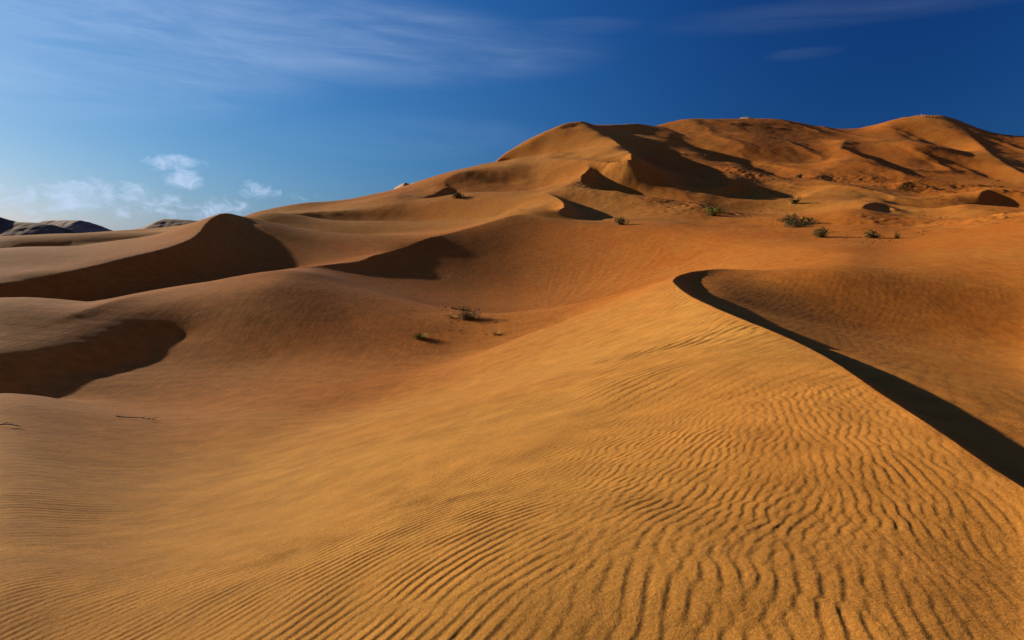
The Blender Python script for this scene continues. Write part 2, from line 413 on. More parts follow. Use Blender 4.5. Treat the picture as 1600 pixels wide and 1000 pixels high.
# How steeply the sand leans to or from the sun, read off the photograph as (photo x, photo y, red level of the sand there)
LEAN = '''450 450 70 500 435 60 560 425 60 620 410 70 700 385 95 760 365 95 800 355 115 850 360 150 900 370 175 950 380 190 1000 390 205 1050 400 212
1100 400 212 1150 400 210 1200 405 200 600 450 85 660 440 100 720 430 115 780 420 130 840 420 160 900 430 185 960 430 205 700 470 115 780 470 145
850 470 180 600 490 105 520 480 100 440 490 110 380 470 125 320 470 135 260 485 130 200 505 115 140 522 110 60 535 140 80 560 45 20 580 35
150 570 45 220 560 60 300 555 80 380 545 100 460 540 115 540 540 130 600 550 140 100 600 45 200 600 60 300 600 90 400 590 120 480 590 140
50 640 80 150 640 95 250 640 115 350 640 150 50 700 115 150 700 125 250 690 150 350 690 185 50 780 130 150 770 150 250 770 180 50 860 150
150 860 175 250 860 195 350 800 200 450 750 210 550 700 212 650 650 212 750 620 214 850 570 212 950 520 215 1020 480 215 500 850 205
600 850 200 700 850 195 800 850 180 900 850 170 700 750 205 800 750 200 900 750 190 1000 700 190 1000 850 160 1100 750 170 1200 700 165
1100 600 195 1200 600 185 1100 520 210 1200 560 180 1300 650 155 1300 800 145 1400 750 140 1500 800 130 1400 900 140 1500 900 130 1200 900 150
1000 950 155 800 950 175 600 950 195 400 950 195 200 950 180 60 950 150 1560 950 125
1250 470 75 1350 480 90 1450 480 105 1550 470 125 1300 520 75 1400 540 95 1500 560 105 1590 560 125 1500 620 115 1590 640 120 1400 440 120
1500 430 140 1590 430 165 1400 410 165 1500 390 175 1590 380 175 1300 405 190 1350 420 130 1560 355 185 1450 380 190
100 470 45 200 440 40 300 410 35 350 370 45 380 400 50 430 400 70 480 400 85 530 405 100 50 460 55 250 430 40 440 380 75
310 355 200 290 372 190 270 380 170 200 398 170 100 422 165 30 435 165 100 395 120 200 385 140 250 375 140 50 410 130 150 405 140
450 345 55 500 360 105 560 365 110 620 365 120 680 355 145 720 345 165 640 385 120 560 390 130 600 315 180 560 318 185 660 318 190 720 310 195
760 315 190 780 330 185 740 295 110 700 300 140 670 300 185 640 300 100
800 245 215 850 225 210 880 212 205 830 240 195 870 230 195 900 225 200 930 225 210 950 240 215 920 240 210 970 245 215 780 262 170 810 268 90
850 262 185 880 262 200 900 268 205 860 278 185 900 258 200 740 275 60 790 280 75 820 285 90 760 290 120 820 300 160 870 305 200 850 315 215
830 318 215 800 318 200 890 305 110 920 300 115 940 305 120 930 280 50 950 285 50 1000 280 60 1030 285 55 980 262 75 1050 285 60
1000 230 110 1030 215 150 1050 235 130 1090 260 150 1080 290 190 1010 310 140 960 318 140 1000 330 180
1060 205 140 1100 200 120 1150 205 105 1200 215 90 1230 230 75 1250 245 70 1270 220 120 1290 230 140 1120 230 165 1160 240 150 1200 250 140
1250 265 140 1300 250 190 1310 240 190 1330 245 90 1350 270 85 1380 285 95 1310 275 100 1340 225 140 1380 215 160 1390 235 185 1420 210 175
1450 200 175 1440 230 150 1480 230 160 1500 240 165 1470 260 120 1440 270 110 1520 260 150 1560 240 100 1590 240 90 1530 215 60 1560 280 130
1150 300 35 1130 303 35 1170 302 38 1155 306 35 1185 308 40 1375 325 40 1362 324 40 1385 328 45 1550 306 45 1570 310 45 1590 316 50
1440 590 110 1550 600 115 1500 595 112 1350 560 95
60 518 195 130 500 195 165 490 195 200 481 190 240 470 190 280 461 190 320 453 185 350 449 180 385 442 175 420 436 170
240 384 200 285 372 205 150 408 190 60 428 185 300 362 210
1300 315 190 1350 345 175 1450 345 165 1250 345 170 1200 340 165 1150 345 165 1300 330 195 1550 345 185'''
LEAN = np.array([float(v) for v in LEAN.split()]).reshape(-1, 3)
LEAN_W = 4500.0


def crosses(A, B, S0, S1):
    """does the photo segment A-B cut any crest piece S0-S1"""
    d = B - A
    def side(p, q, r):
        return (q[..., 0] - p[..., 0]) * (r[..., 1] - p[..., 1]) - (q[..., 1] - p[..., 1]) * (r[..., 0] - p[..., 0])
    A_, B_ = A[:, None], B[:, None]
    s0, s1 = S0[None], S1[None]
    return ((side(A_, B_, s0) * side(A_, B_, s1) < 0) & (side(s0, s1, A_) * side(s0, s1, B_) < 0)).any(1)


def dense_lean():
    segs0, segs1 = [], []
    for L in LINES:
        if L['crease'] >= .6 and len(L['pts']) > 1:
            p = L['pts'][:, :2]
            segs0.append(p[:-1]); segs1.append(p[1:])
    S0, S1 = np.concatenate(segs0), np.concatenate(segs1)
    gx_, gy_ = np.meshgrid(FX, FY)
    T = np.stack([gx_.ravel(), gy_.ravel()], 1)
    field = np.full(len(T), np.nan)
    # keep off the crests themselves
    dmin = np.full(len(T), 1e9)
    for a_, b_ in zip(S0, S1):
        d = b_ - a_
        t = np.clip(((T - a_) @ d) / (d @ d), 0, 1)
        dmin = np.minimum(dmin, np.hypot(*(T - a_ - t[:, None] * d).T))
    keep_ = dmin > np.where(T[:, 1] < 420, 4, 8)
    T = T[keep_]
    sc = np.where(T[:, 1] < 420, 1.0, 2.2)
    dd = np.hypot(T[:, None, 0] - LEAN[None, :, 0], 1.7 * (T[:, None, 1] - LEAN[None, :, 1]))
    nn = np.argsort(dd, 1)[:, :7]
    num = np.zeros(len(T)); den = np.zeros(len(T))
    for k in range(7):
        j = nn[:, k]
        dk = dd[np.arange(len(T)), j]
        free = ~crosses(T, LEAN[j, :2], S0, S1)
        w = free * (dk < 62 * sc) / (dk + 4) ** 2.5
        num += w * LEAN[j, 2]; den += w
    ok = den > 0
    sub = np.full(len(T), np.nan); sub[ok] = num[ok] / den[ok]
    field[keep_] = sub
    return field.reshape(gx_.shape)


FX = np.arange(4, 1600, 8.0); FY = np.arange(184, 1000, 6.0)
FIELD = dense_lean()
LEAN_T = None
LEAN_A = None
SUN_H = np.array([math.sin(az), math.cos(az)])
LEAN_P = None           # plan positions, filled in once a first ground exists


def slope_for(red):
    """steepness along the sun's bearing that gives the sand that level"""
    lin = ((red / 255 + .055) / 1.055) ** 2.4
    b = np.clip(lin * 0.86 - 0.035, 0.0, .60)
    return (math.sin(el) - b) / math.cos(el)


class Level:
    def __init__(s, nu, nv):
        s.nu, s.nv = nu, nv
        s.du = 2 * UMAX / (nu - 1)
        s.dv = (V1 - V0) / (nv - 1)
        s.v = np.linspace(V0, V1, nv)
        r = np.exp(s.v)
        W = np.ones((nv, nu)) / r[:, None] * math.sqrt(s.du * s.dv)
        cr = np.ones((nv, nu))
        for cu, cv, cs in CREASE:
            # resample densely so no cell along the line is skipped
            m = max(2, int(3 * (np.abs(np.diff(cu)).sum() / s.du + np.abs(np.diff(cv)).sum() / s.dv)))
            q = np.linspace(0, len(cu) - 1, m)
            uu = np.interp(q, np.arange(len(cu)), cu); vv = np.interp(q, np.arange(len(cu)), cv); ss = np.interp(q, np.arange(len(cu)), cs)
            j = np.rint((uu + UMAX) / s.du).astype(int); i = np.rint((vv - V0) / s.dv).astype(int)
            ok = (j >= 0) & (j < nu) & (i >= 0) & (i < nv)
            np.minimum.at(cr, (i[ok], j[ok]), 1 - 0.97 * ss[ok])
        s.W = (W * cr)[1:-1, 1:-1]
        fu = (PU + UMAX) / s.du; fv = (PV - V0) / s.dv
        ok = (fu >= 0) & (fu < nu - 1.001) & (fv >= 0) & (fv < nv - 1.001)
        fu, fv = fu[ok], fv[ok]
        s.idx, s.bw = s.corners(fu, fv)
        s.cw = PW[ok] / np.exp(2 * PV[ok])
        s.cz = PZ[ok]
        if LEAN_P is not None:
            r0 = np.hypot(LEAN_P[:, 0], LEAN_P[:, 1])
            e = 0.012 * r0
            rows = []
            for sg in (.5, -.5):
                q = LEAN_P + SUN_H[None] * (e * sg)[:, None]
                u, v = polar(q[:, 0], q[:, 1])
                rows.append(((u + UMAX) / s.du, (v - V0) / s.dv))
            ok2 = np.ones(len(r0), bool)
            for a_, b_ in rows:
                ok2 &= (a_ >= 0) & (a_ < nu - 1.001) & (b_ >= 0) & (b_ < nv - 1.001)
            i1, w1 = s.corners(rows[0][0][ok2], rows[0][1][ok2])
            i2, w2 = s.corners(rows[1][0][ok2], rows[1][1][ok2])
            k = s.idx.shape[1]
            pad_i = np.zeros((4, k), int); pad_w = np.zeros((4, k))
            s.idx = np.concatenate([np.vstack([s.idx, pad_i]), np.vstack([i1, i2])], 1)
            s.bw = np.concatenate([np.vstack([s.bw, pad_w]), np.vstack([w1, -w2])], 1)
            s.cw = np.concatenate([s.cw, (LEAN_W * LEAN_A)[ok2] / e[ok2] ** 2])
            s.cz = np.concatenate([s.cz, (LEAN_T * e)[ok2]])
        s.n = nu * nv
        dA = (2 / s.dv ** 2) ** 2 + (2 / s.du ** 2) ** 2 + 2 * (1 / s.dv ** 4 + 1 / s.du ** 4) + 0.5 / (s.du * s.dv) ** 2
        diag = np.zeros((nv, nu)); diag[1:-1, 1:-1] = s.W ** 2
        dd = diag.copy()
        dd[1:] += 0.3 * diag[:-1]; dd[:-1] += 0.3 * diag[1:]; dd[:, 1:] += 0.3 * diag[:, :-1]; dd[:, :-1] += 0.3 * diag[:, 1:]
        s.diag = (dd * dA * 0.6).ravel() + np.bincount(s.idx.ravel(), (s.bw ** 2 * s.cw).ravel(), s.n) + 1e-12
        s.rhs = np.bincount(s.idx.ravel(), (s.bw * (s.cw * s.cz)).ravel(), s.n)

    def corners(s, fu, fv):
        j = fu.astype(int); i = fv.astype(int); a = fu - j; b = fv - i; nu = s.nu
        return (np.stack([i * nu + j, i * nu + j + 1, (i + 1) * nu + j, (i + 1) * nu + j + 1]),
                np.stack([(1 - a) * (1 - b), a * (1 - b), (1 - a) * b, a * b]))

    def apply(s, x):
        z = x.reshape(s.nv, s.nu)
        c = z[1:-1, 1:-1]; n_ = z[2:, 1:-1]; p_ = z[:-2, 1:-1]; e_ = z[1:-1, 2:]; w_ = z[1:-1, :-2]
        zv = (n_ - p_) * (0.5 / s.dv); zu = (e_ - w_) * (0.5 / s.du)
        W2 = s.W ** 2
        A = ((n_ - 2 * c + p_) / s.dv ** 2 - zv) * W2
        B = ((e_ - 2 * c + w_) / s.du ** 2 + zv) * W2
        k = 0.25 / (s.du * s.dv)
        Cc = ((z[2:, 2:] - z[2:, :-2] - z[:-2, 2:] + z[:-2, :-2]) * k - zu) * (2 * W2)
        o = np.zeros_like(z)
        o[1:-1, 1:-1] += A * (-2 / s.dv ** 2) + B * (-2 / s.du ** 2)
        g = (B - A) * (0.5 / s.dv)
        o[2:, 1:-1] += A / s.dv ** 2 + g
        o[:-2, 1:-1] += A / s.dv ** 2 - g
        h = Cc * (0.5 / s.du)
        o[1:-1, 2:] += B / s.du ** 2 - h
        o[1:-1, :-2] += B / s.du ** 2 + h
        Ck = Cc * k
        o[2:, 2:] += Ck; o[2:, :-2] -= Ck; o[:-2, 2:] -= Ck; o[:-2, :-2] += Ck
        o = o.ravel()
        sm = (s.bw * x[s.idx]).sum(0) * s.cw
        o += np.bincount(s.idx.ravel(), (s.bw * sm).ravel(), s.n)
        return o

    def solve(s, x, iters):
        r = s.rhs - s.apply(x)
        z = r / s.diag; p = z.copy(); rz = r @ z
        for _ in range(iters):
            q = s.apply(p)
            a = rz / (p @ q)
            x = x + a * p
            r -= a * q
            z = r / s.diag
            rn = r @ z
            p = z + (rn / rz) * p
            rz = rn
        return x


def upsample(z, nv, nu):
    i = np.linspace(0, z.shape[0] - 1, nv); j = np.linspace(0, z.shape[1] - 1, nu)
    i0 = np.minimum(i.astype(int), z.shape[0] - 2); j0 = np.minimum(j.astype(int), z.shape[1] - 2)
    a = (i - i0)[:, None]; b = (j - j0)[None]
    return (z[i0][:, j0] * (1 - a) * (1 - b) + z[i0 + 1][:, j0] * a * (1 - b) + z[i0][:, j0 + 1] * (1 - a) * b + z[i0 + 1][:, j0 + 1] * a * b)


def readings(z, lv, step):
    """ground points of the solved sheet that the photo sees, with the slope wanted there"""
    uu = -UMAX + lv.du * np.arange(z.shape[1])
    r = np.exp(lv.v)
    tanv = z / r[:, None]
    hi = np.maximum.accumulate(tanv, 0)
    vis = tanv >= hi - 0.002
    j = np.arange(0, z.shape[1], step)[None]; i = np.arange(0, z.shape[0], step)[:, None]
    U_, R_ = np.broadcast_to(uu[j], (i.size, j.size)), np.broadcast_to(r[i], (i.size, j.size))
    zz, vv = z[i, j], vis[i, j]
    x, y = R_ * np.sin(U_), R_ * np.cos(U_)
    dep = y * CP - zz * SP
    px = 800 + F_PX * x / dep; py = 500 - F_PX * (zz * CP + y * SP) / dep
    ok = vv & (R_ > 2.0) & (R_ < 520) & (dep > 0) & (px > 2) & (px < 1598) & (py > 184) & (py < 998)
    val = FIELD[np.clip(np.rint((py - FY[0]) / 6), 0, len(FY) - 1).astype(int), np.clip(np.rint((px - FX[0]) / 8), 0, len(FX) - 1).astype(int)]
    ok &= ~np.isnan(val)
    n_ = int(ok.sum())
    return np.stack([x[ok], y[ok]], 1), slope_for(val[ok]), (lv.du * lv.dv * step * step) * np.where(R_[ok] > 150, np.where((R_[ok] > 195) & (R_[ok] < 340) & (px[ok] < 1000), 7.0, 3.0), 1.0)


z = None
for nu, nv, it, upd in ((44, 62, 900, 0), (88, 124, 700, 0), (175, 248, 450, 1), (175, 248, 450, 1), (350, 496, 300, 2), (350, 496, 300, 2), (700, 990, 150, 0), (1000, 1400, 60, 0)):
    lv = Level(nu, nv)
    x0 = np.zeros(lv.n) if z is None else upsample(z, nv, nu).ravel()
    if z is None:
        x0 += np.repeat(np.linspace(-3, 0, nv), nu)
    z = lv.solve(x0, it).reshape(nv, nu)
    if upd:
        LEAN_P, LEAN_T, LEAN_A = readings(z, lv, upd)
    print('level', nu, nv, round(time.time() - T0, 1))
GZ, GDU, GDV = z, lv.du, lv.dv


def grid_z(u, v):
    """smooth (cubic B-spline-free bicubic) lookup of the solved ground"""
    fu = np.clip((u + UMAX) / GDU, 1, GZ.shape[1] - 2.001); fv = np.clip((v - V0) / GDV, 1, GZ.shape[0] - 2.001)
    j = fu.astype(int); i = fv.astype(int); a = fu - j; b = fv - i

    def w4(t):
        return (-.5 * t + t * t - .5 * t ** 3, 1 - 2.5 * t * t + 1.5 * t ** 3, .5 * t + 2 * t * t - 1.5 * t ** 3, -.5 * t * t + .5 * t ** 3)
    wa, wb = w4(a), w4(b)
    o = 0
    for q in range(4):
        row = 0
        for p in range(4):
            row = row + wa[p] * GZ[np.clip(i + q - 1, 0, GZ.shape[0] - 1), np.clip(j + p - 1, 0, GZ.shape[1] - 1)]
        o = o + wb[q] * row
    return o


# ---- noise helpers on plan coordinates
def fbm_tile(n, beta, seed, kmin=2):
    g = np.random.default_rng(seed)
    k = np.hypot(*np.meshgrid(np.fft.fftfreq(n) * n, np.fft.fftfreq(n) * n, indexing='ij'))
    s = np.fft.fft2(g.standard_normal((n, n))) * np.where(k >= kmin, np.maximum(k, 1) ** (-beta), 0)
    f = np.fft.ifft2(s).real
    return f / f.std()


def tile_at(t, x, y):
    n = t.shape[0]
    x = np.mod(x, n); y = np.mod(y, n)
    i = np.floor(x).astype(int); j = np.floor(y).astype(int); a = x - i; b = y - j
    i %= n; j %= n; i1 = (i + 1) % n; j1 = (j + 1) % n
    return t[i, j] * (1 - a) * (1 - b) + t[i1, j] * a * (1 - b) + t[i, j1] * (1 - a) * b + t[i1, j1] * a * b


FB = fbm_tile(512, 1.9, 3)
FB2 = fbm_tile(512, 1.5, 5)
FB3 = fbm_tile(512, 1.0, 6, 20)


def ripple_tile(n, waves, sr, st, seed):
    """narrow-band noise: returns the complex field whose phase runs across the ripples (forks included)"""
    g = np.random.default_rng(seed)
    kx, ky = np.meshgrid(np.fft.fftfreq(n) * n, np.fft.fftfreq(n) * n, indexing='ij')
    s = np.fft.fft2(g.standard_normal((n, n)) + 1j * g.standard_normal((n, n)))
    s *= np.exp(-((kx - waves) / sr) ** 2 - (ky / st) ** 2)
    f = np.fft.ifft2(s)
    return f / np.sqrt((np.abs(f) ** 2).mean())


RT1 = ripple_tile(640, 56, 8, 6, 21)
RT2 = ripple_tile(640, 56, 11, 17, 22)


def ripple(t, a, b, lam, turn):
    """sawtooth ripples: long rise, short steep lee on the far side of a"""
    k = 640 / 56 / lam
    f = tile_at(t, a * k, b * k)
    ph = np.angle(f) + turn
    amp = np.clip(np.abs(f), 0.10, 1.25) ** 0.7
    return amp * (np.cos(ph) + 0.26 * np.sin(2 * ph) - 0.14 * np.cos(2 * ph) - 0.06 * np.cos(3 * ph))


# distance to the nearest sharp crest, on the solve grid (keeps bumps off the crests)
def seg_mask(x, y, pts, rad):
    o = np.zeros_like(x)
    return o


# ---- terrain mesh: rows and columns spread round the camera so near sand gets the most detail
def steps():
    r, out = 1.35, []
    while r < 6500:
        out.append(r)
        if r < 20: k = .0029
        elif r < 60: k = .0072
        elif r < 450: k = .0068
        else: k = min(.3, .0068 * (r / 450) ** 3)
        r *= 1 + k
    return np.array(out)


R = steps()
inner = np.arange(-40.0, 40.001, 0.1)
outs = []
a, s_ = 40.0, 0.11
while a < 176:
    a += s_; s_ = min(s_ * 1.06, 6.0); outs.append(a)
outs = np.array(outs)
AZ = np.radians(np.concatenate([-outs[::-1], inner, outs]))
nr, nc = len(R), len(AZ)
U = np.broadcast_to(AZ[None], (nr, nc)); RR = np.broadcast_to(R[:, None], (nr, nc))
X = RR * np.sin(U); Y = RR * np.cos(U)
V = np.log(RR)
Z = grid_z(np.clip(U, -UMAX * .98, UMAX * .98), np.clip(V, V0 + 1e-3, V1 - .02))
# outside the solved fan: rolling dunes of the same height
gen = -5.0 + 3.5 * tile_at(FB, X / 1.1 + 40, Y / 1.1) * np.clip(RR / 30, 0, 1)
gen += np.clip((RR - 150) / 150, 0, 1) * np.maximum(0, tile_at(FB, X / 4 + 100, Y / 4)) * 9 * (np.abs(U) > 1.1)
wout = np.clip((np.abs(U) - math.radians(56)) / math.radians(30), 0, 1); wout = wout * wout * (3 - 2 * wout)
wn = np.clip((RR - 1.6) / 8, 0, 1)
near = -1.75 + 0 * Z
Z = Z * (1 - wout) + (gen * wn + near * (1 - wn)) * wout
wfar = np.clip((RR - 900) / 400, 0, 1)
Z = Z * (1 - wfar) + (-6.0 + 3.0 * tile_at(FB, X / 12, Y / 12)) * wfar
print('terrain base', nr, nc, float(Z.min()), float(Z.max()))

# --- region masks
def radius_of(lines, az_q):
    """radius of a set of crest runs as a function of azimuth"""
    uu, rr = [], []
    for P in lines:
        S = sample_line(dict(pts=np.array(P, float)))
        uu.append(np.arctan2(S[:, 0], S[:, 1])); rr.append(np.hypot(S[:, 0], S[:, 1]))
    uu = np.concatenate(uu); rr = np.concatenate(rr)
    o = np.argsort(uu)
    return np.interp(az_q, uu[o], rr[o])


b_fore = radius_of([BRINK[:18], [(1052, 440, 36), (1010, 455, 38.5), (950, 475, 41), (880, 502, 42), (800, 535, 39.5), (700, 569, 34.5), (600, 600, 30), (500, 627, 27), (420, 642, 25.5), (250, 672, 23), (0, 715, 18.5), (-300, 760, 16)]], AZ)
b_rim = radius_of([[(-300, 600, 26), (0, 527, 34), (120, 490, 40.5), (225, 459, 48.5), (400, 428, 66), (525, 412, 80), (607, 394, 92), (700, 365, 108), (822, 335, 126)],
                   [(860, 341, 122), (950, 356, 111), (1050, 367, 99), (1150, 381, 84), (1250, 388, 69), (1335, 399, 56)],
                   [(1400, 381, 72), (1475, 362, 83), (1550, 342, 90), (1600, 330, 93), (1720, 308, 98)]], AZ)
b_far = radius_of([[(-300, 480, 44), (0, 444, 54), (100, 426, 60), (200, 402, 69), (287, 378, 81), (320, 351, 93), (350, 333, 103), (410, 350, 172), (487, 333, 187), (600, 329.5, 188), (740, 337, 174), (807, 326, 157), (870, 322, 168),
                    (930, 340, 150), (990, 324, 178), (1060, 302, 214), (1210, 290, 228), (1300, 288, 236), (1400, 296, 230), (1500, 300, 225), (1620, 296, 228)]], AZ)
r_fore = np.broadcast_to(b_fore[None], Z.shape)
sm = lambda x: x * x * (3 - 2 * x)
fore = sm(np.clip((r_fore * 1.03 - RR) / (0.12 * r_fore), 0, 1))
fore_tone = sm(np.clip((r_fore * 1.12 - RR) / (0.65 * r_fore), 0, 1))

# broad unevenness
far = np.clip((RR - 120) / 120, 0, 1)
fl = np.clip((RR - 95) / 30, 0, 1) * np.clip((U - math.radians(3)) / math.radians(6), 0, 1) * np.clip((330 - RR) / 90, 0, 1)
Z = Z + tile_at(FB2, X * 2.2, Y * 2.2) * 0.018 * np.clip(RR / 25, 0.05, 1)
Z = Z + (tile_at(FB3, X * 2.0 + 9, Y * 2.0) * 0.13 * np.clip(tile_at(FB, X * 1.5, Y * 1.5 + 80), 0, 2) + tile_at(FB2, X * .9 + 33, Y * .9) * .22) * fl
fold = fbm_tile(512, 2.6, 44, 5)
fold = tile_at(fold, (X * .75 + Y * .35) * 1.9, (Y * .8 - X * .3) * 1.2)
Z = Z + (1 - np.minimum(1, np.abs(fold) * 1.3)) * (0.25 + 0.40 * np.clip((U - math.radians(pix_azel(1000, 200)[0])) / .06, 0, 1)) * np.clip((RR - 165) / 60, 0, 1) * np.clip((500 - RR) / 90, 0, 1) * np.clip((U - math.radians(-6)) / .08, 0, 1)
Z = Z + far * tile_at(FB2, X * 1.1, Y * 1.1) * 0.16
# ripples: wind across the dune from the left; larger and rougher towards the crest, finer lower down
wx = 0.13 * tile_at(FB, X * 14, Y * 14 + 50) + 0.03 * tile_at(FB2, X * 34 + 7, Y * 34)
wscale = np.clip(RR / 9, 0.30, 1.0)


def across(deg):
    t = math.radians(deg)
    return X * math.cos(t) - Y * math.sin(t) + wx * wscale, X * math.sin(t) + Y * math.cos(t)


side = X - 0.12 * np.clip(Y, 0, 30)               # how far towards the crest
w_c = sm(np.clip((side - 1.1) / 1.2, 0, 1))        # strip next to the crest
w_b = sm(np.clip((side + 0.9) / 1.3, 0, 1)) * (1 - w_c)
w_a = 1 - w_b - w_c
farf = sm(np.clip((RR - 6.5) / 8, 0, 1))           # farther off the grains and ripples are coarser
A1, B1 = across(44); A2, B2 = across(31); A3, B3 = across(16); A4, B4 = across(46)
nearf = 1 - farf
near4 = sm(np.clip((5.2 - RR) / 1.8, 0, 1))
A5, B5 = across(22)
rip = nearf * (w_a * ripple(RT1, A1, B1, 0.084, 0) * 0.0032 + w_b * (1 - near4) * ripple(RT2, A2 + 3, B2, 0.086, 0) * 0.0027
               + w_c * (1 - near4) * ripple(RT2, A3 + 7, B3, 0.092, 0) * 0.0027
               + (w_b + w_c) * near4 * ripple(RT2, A5 + 5, B5, 0.106, 0) * 0.0023)
mid2 = sm(np.clip((RR - 10) / 7, 0, 1))
rip += (1 - .35 * w_a) * farf * ((1 - mid2) * ripple(RT1, A4 + 11, B4, 0.24, 0) * 0.0105
                                 + mid2 * sm(np.clip((62 - RR) / 24, 0, 1)) * (1 - .8 * w_a) * ripple(RT2, A4 + 31, B4, 0.40, 0) * 0.0125)
rip *= 0.72 + 0.38 * np.clip(tile_at(FB, X * 30 + 5, Y * 30), -1, 1)
Z = Z + rip * fore
# broad faint ripples on the other near slopes
rest = (1 - fore) * sm(np.clip((95 - RR) / 40, 0, 1))
Z = Z + ripple(RT1, A2 * .9 + 20, B2, 0.36, 0) * 0.0012 * rest * np.clip(tile_at(FB, X * 5 + 3, Y * 5) + .7, 0, 1.3)
# sand avalanche streaks on the sunlit bowl wall
ang = np.arctan2(X - 3.0, Y - 62.0)
bowl = np.exp(-((X - 15) / 11) ** 2 - ((Y - 78) / 20) ** 2)
Z = Z + bowl * 0.016 * tile_at(FB3, ang * 260, RR * .5)


def ground_patch(px, py, y, rad, h):
    """small hummock of trapped sand"""
    global Z
    p = to_xyz(np.array([[px, py, y]], float))[0]
    d2 = ((X - p[0]) ** 2 + (Y - p[1]) ** 2) / rad ** 2
    m = d2 < 9
    Z = Z + np.where(m, h * np.exp(-d2) * (1 + .45 * tile_at(FB3, X * 24, Y * 24)), 0)


def hit(px, py, ymin=2.0, ymax=700.0):
    """first point of the ground on a photo ray"""
    x, y, zz = pix_dir(px, py)
    t = np.exp(np.linspace(math.log(ymin), math.log(ymax), 4000)) / y
    P = np.stack([x * t, y * t, zz * t], 1)
    u, r = np.arctan2(P[:, 0], P[:, 1]), np.hypot(P[:, 0], P[:, 1])
    g = ground(u, r)
    k = np.argmax(P[:, 2] < g) if (P[:, 2] < g).any() else len(t) - 1
    return Vector((P[k, 0], P[k, 1], g[k]))


def ground(u, r):
    fi = np.interp(r, R, np.arange(nr)); fj = np.interp(u, AZ, np.arange(nc))
    i = np.minimum(fi.astype(int), nr - 2); j = np.minimum(fj.astype(int), nc - 2); a = fi - i; b = fj - j
    return Z[i, j] * (1 - a) * (1 - b) + Z[i + 1, j] * a * (1 - b) + Z[i, j + 1] * (1 - a) * b + Z[i + 1, j + 1] * a * b


def ground_xy(x, y):
    return float(ground(np.array([math.atan2(x, y)]), np.array([math.hypot(x, y)]))[0])


ground_patch(722, 500, 60.5, 1.6, .22)
ground_patch(706, 508, 58.5, 1.1, .18)
ground_patch(1245, 354, 127, 2.6, .5)

# tone of the sand itself: yellow grains on the windward foreground, redder iron-stained grains farther out
tone = np.where(U > math.radians(pix_azel(1056, 433)[0]), 1.0 - fore * 0.95, 1.0 - fore_tone * 0.95)
tone = tone + 0.55 * fore * sm(np.clip((side + 1.2) / 3.4, 0, 1)) * sm(np.clip((16 - RR) / 10, 0, 1))
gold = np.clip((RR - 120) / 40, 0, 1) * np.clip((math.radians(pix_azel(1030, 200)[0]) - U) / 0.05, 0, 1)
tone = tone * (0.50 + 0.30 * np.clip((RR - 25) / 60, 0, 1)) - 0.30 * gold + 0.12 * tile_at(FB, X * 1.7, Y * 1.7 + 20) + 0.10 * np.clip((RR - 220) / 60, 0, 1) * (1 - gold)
tone = np.clip(tone, 0, 1)


# ---------------------------------------------------------------- materials
def sand_material():
    m = bpy.data.materials.new('sand')
    m.use_nodes = True
    t = m.node_tree
    t.nodes.clear()
    n = Nodes(t)
    geo = n.new('ShaderNodeNewGeometry')
    P = geo.outputs['Position']
    at = n.new('ShaderNodeAttribute', attribute_name='tone')
    tn = at.outputs['Fac']
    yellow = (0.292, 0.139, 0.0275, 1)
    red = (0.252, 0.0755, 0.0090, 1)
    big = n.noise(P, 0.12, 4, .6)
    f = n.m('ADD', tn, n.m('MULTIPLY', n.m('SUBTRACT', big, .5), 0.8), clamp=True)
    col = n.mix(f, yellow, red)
    sp = n.noise(P, 260.0, 2, .6)           # single grains, light quartz and dark minerals
    sp2 = n.noise(P, 46.0, 3, .65)
    k = n.m('MULTIPLY', n.ramp(sp, .25, .75, .50, 1.50), n.ramp(sp2, .25, .75, .84, 1.16))
    md = n.noise(P, 1.3, 5, .6)
    k = n.m('MULTIPLY', k, n.ramp(md, .25, .75, .84, 1.16))
    col = n.mix(1.0, col, n.comb(k, k, k), 'MULTIPLY')
    b = n.new('ShaderNodeBsdfPrincipled')
    t.links.new(col, b.inputs['Base Color'])
    b.inputs['Roughness'].default_value = 1.0
    b.inputs['Diffuse Roughness'].default_value = 0.6
    b.inputs['Specular IOR Level'].default_value = 0.04
    h = n.m('ADD', n.m('MULTIPLY', n.noise(P, 170.0, 2, .6), 0.0022), n.m('MULTIPLY', n.noise(P, 24.0, 5, .7), 0.0090))
    h = n.m('ADD', h, n.m('MULTIPLY', n.noise(P, 2.6, 6, .68), 0.030))
    h = n.m('ADD', h, n.m('MULTIPLY', n.noise(P, .45, 4, .6), 0.045))
    # small wind ripples, too fine for the mesh beyond the foreground
    mpn = n.new('ShaderNodeMapping')
    mpn.inputs['Rotation'].default_value = (0, 0, math.radians(33))
    mpn.inputs['Scale'].default_value = (3.6, 0.55, 1.0)
    t.links.new(P, mpn.inputs['Vector'])
    h = n.m('ADD', h, n.m('MULTIPLY', n.m('MULTIPLY', n.noise(mpn.outputs[0], 1.0, 4, .6, .4), 0.022), n.ramp(tn, .25, .6)))
    bp = n.new('ShaderNodeBump')
    bp.inputs['Strength'].default_value = 0.75
    bp.inputs['Distance'].default_value = 1.0
    t.links.new(h, bp.inputs['Height'])
    t.links.new(bp.outputs[0], b.inputs['Normal'])
    o = n.new('ShaderNodeOutputMaterial')
    t.links.new(b.outputs[0], o.inputs['Surface'])
    return m


SAND = sand_material()


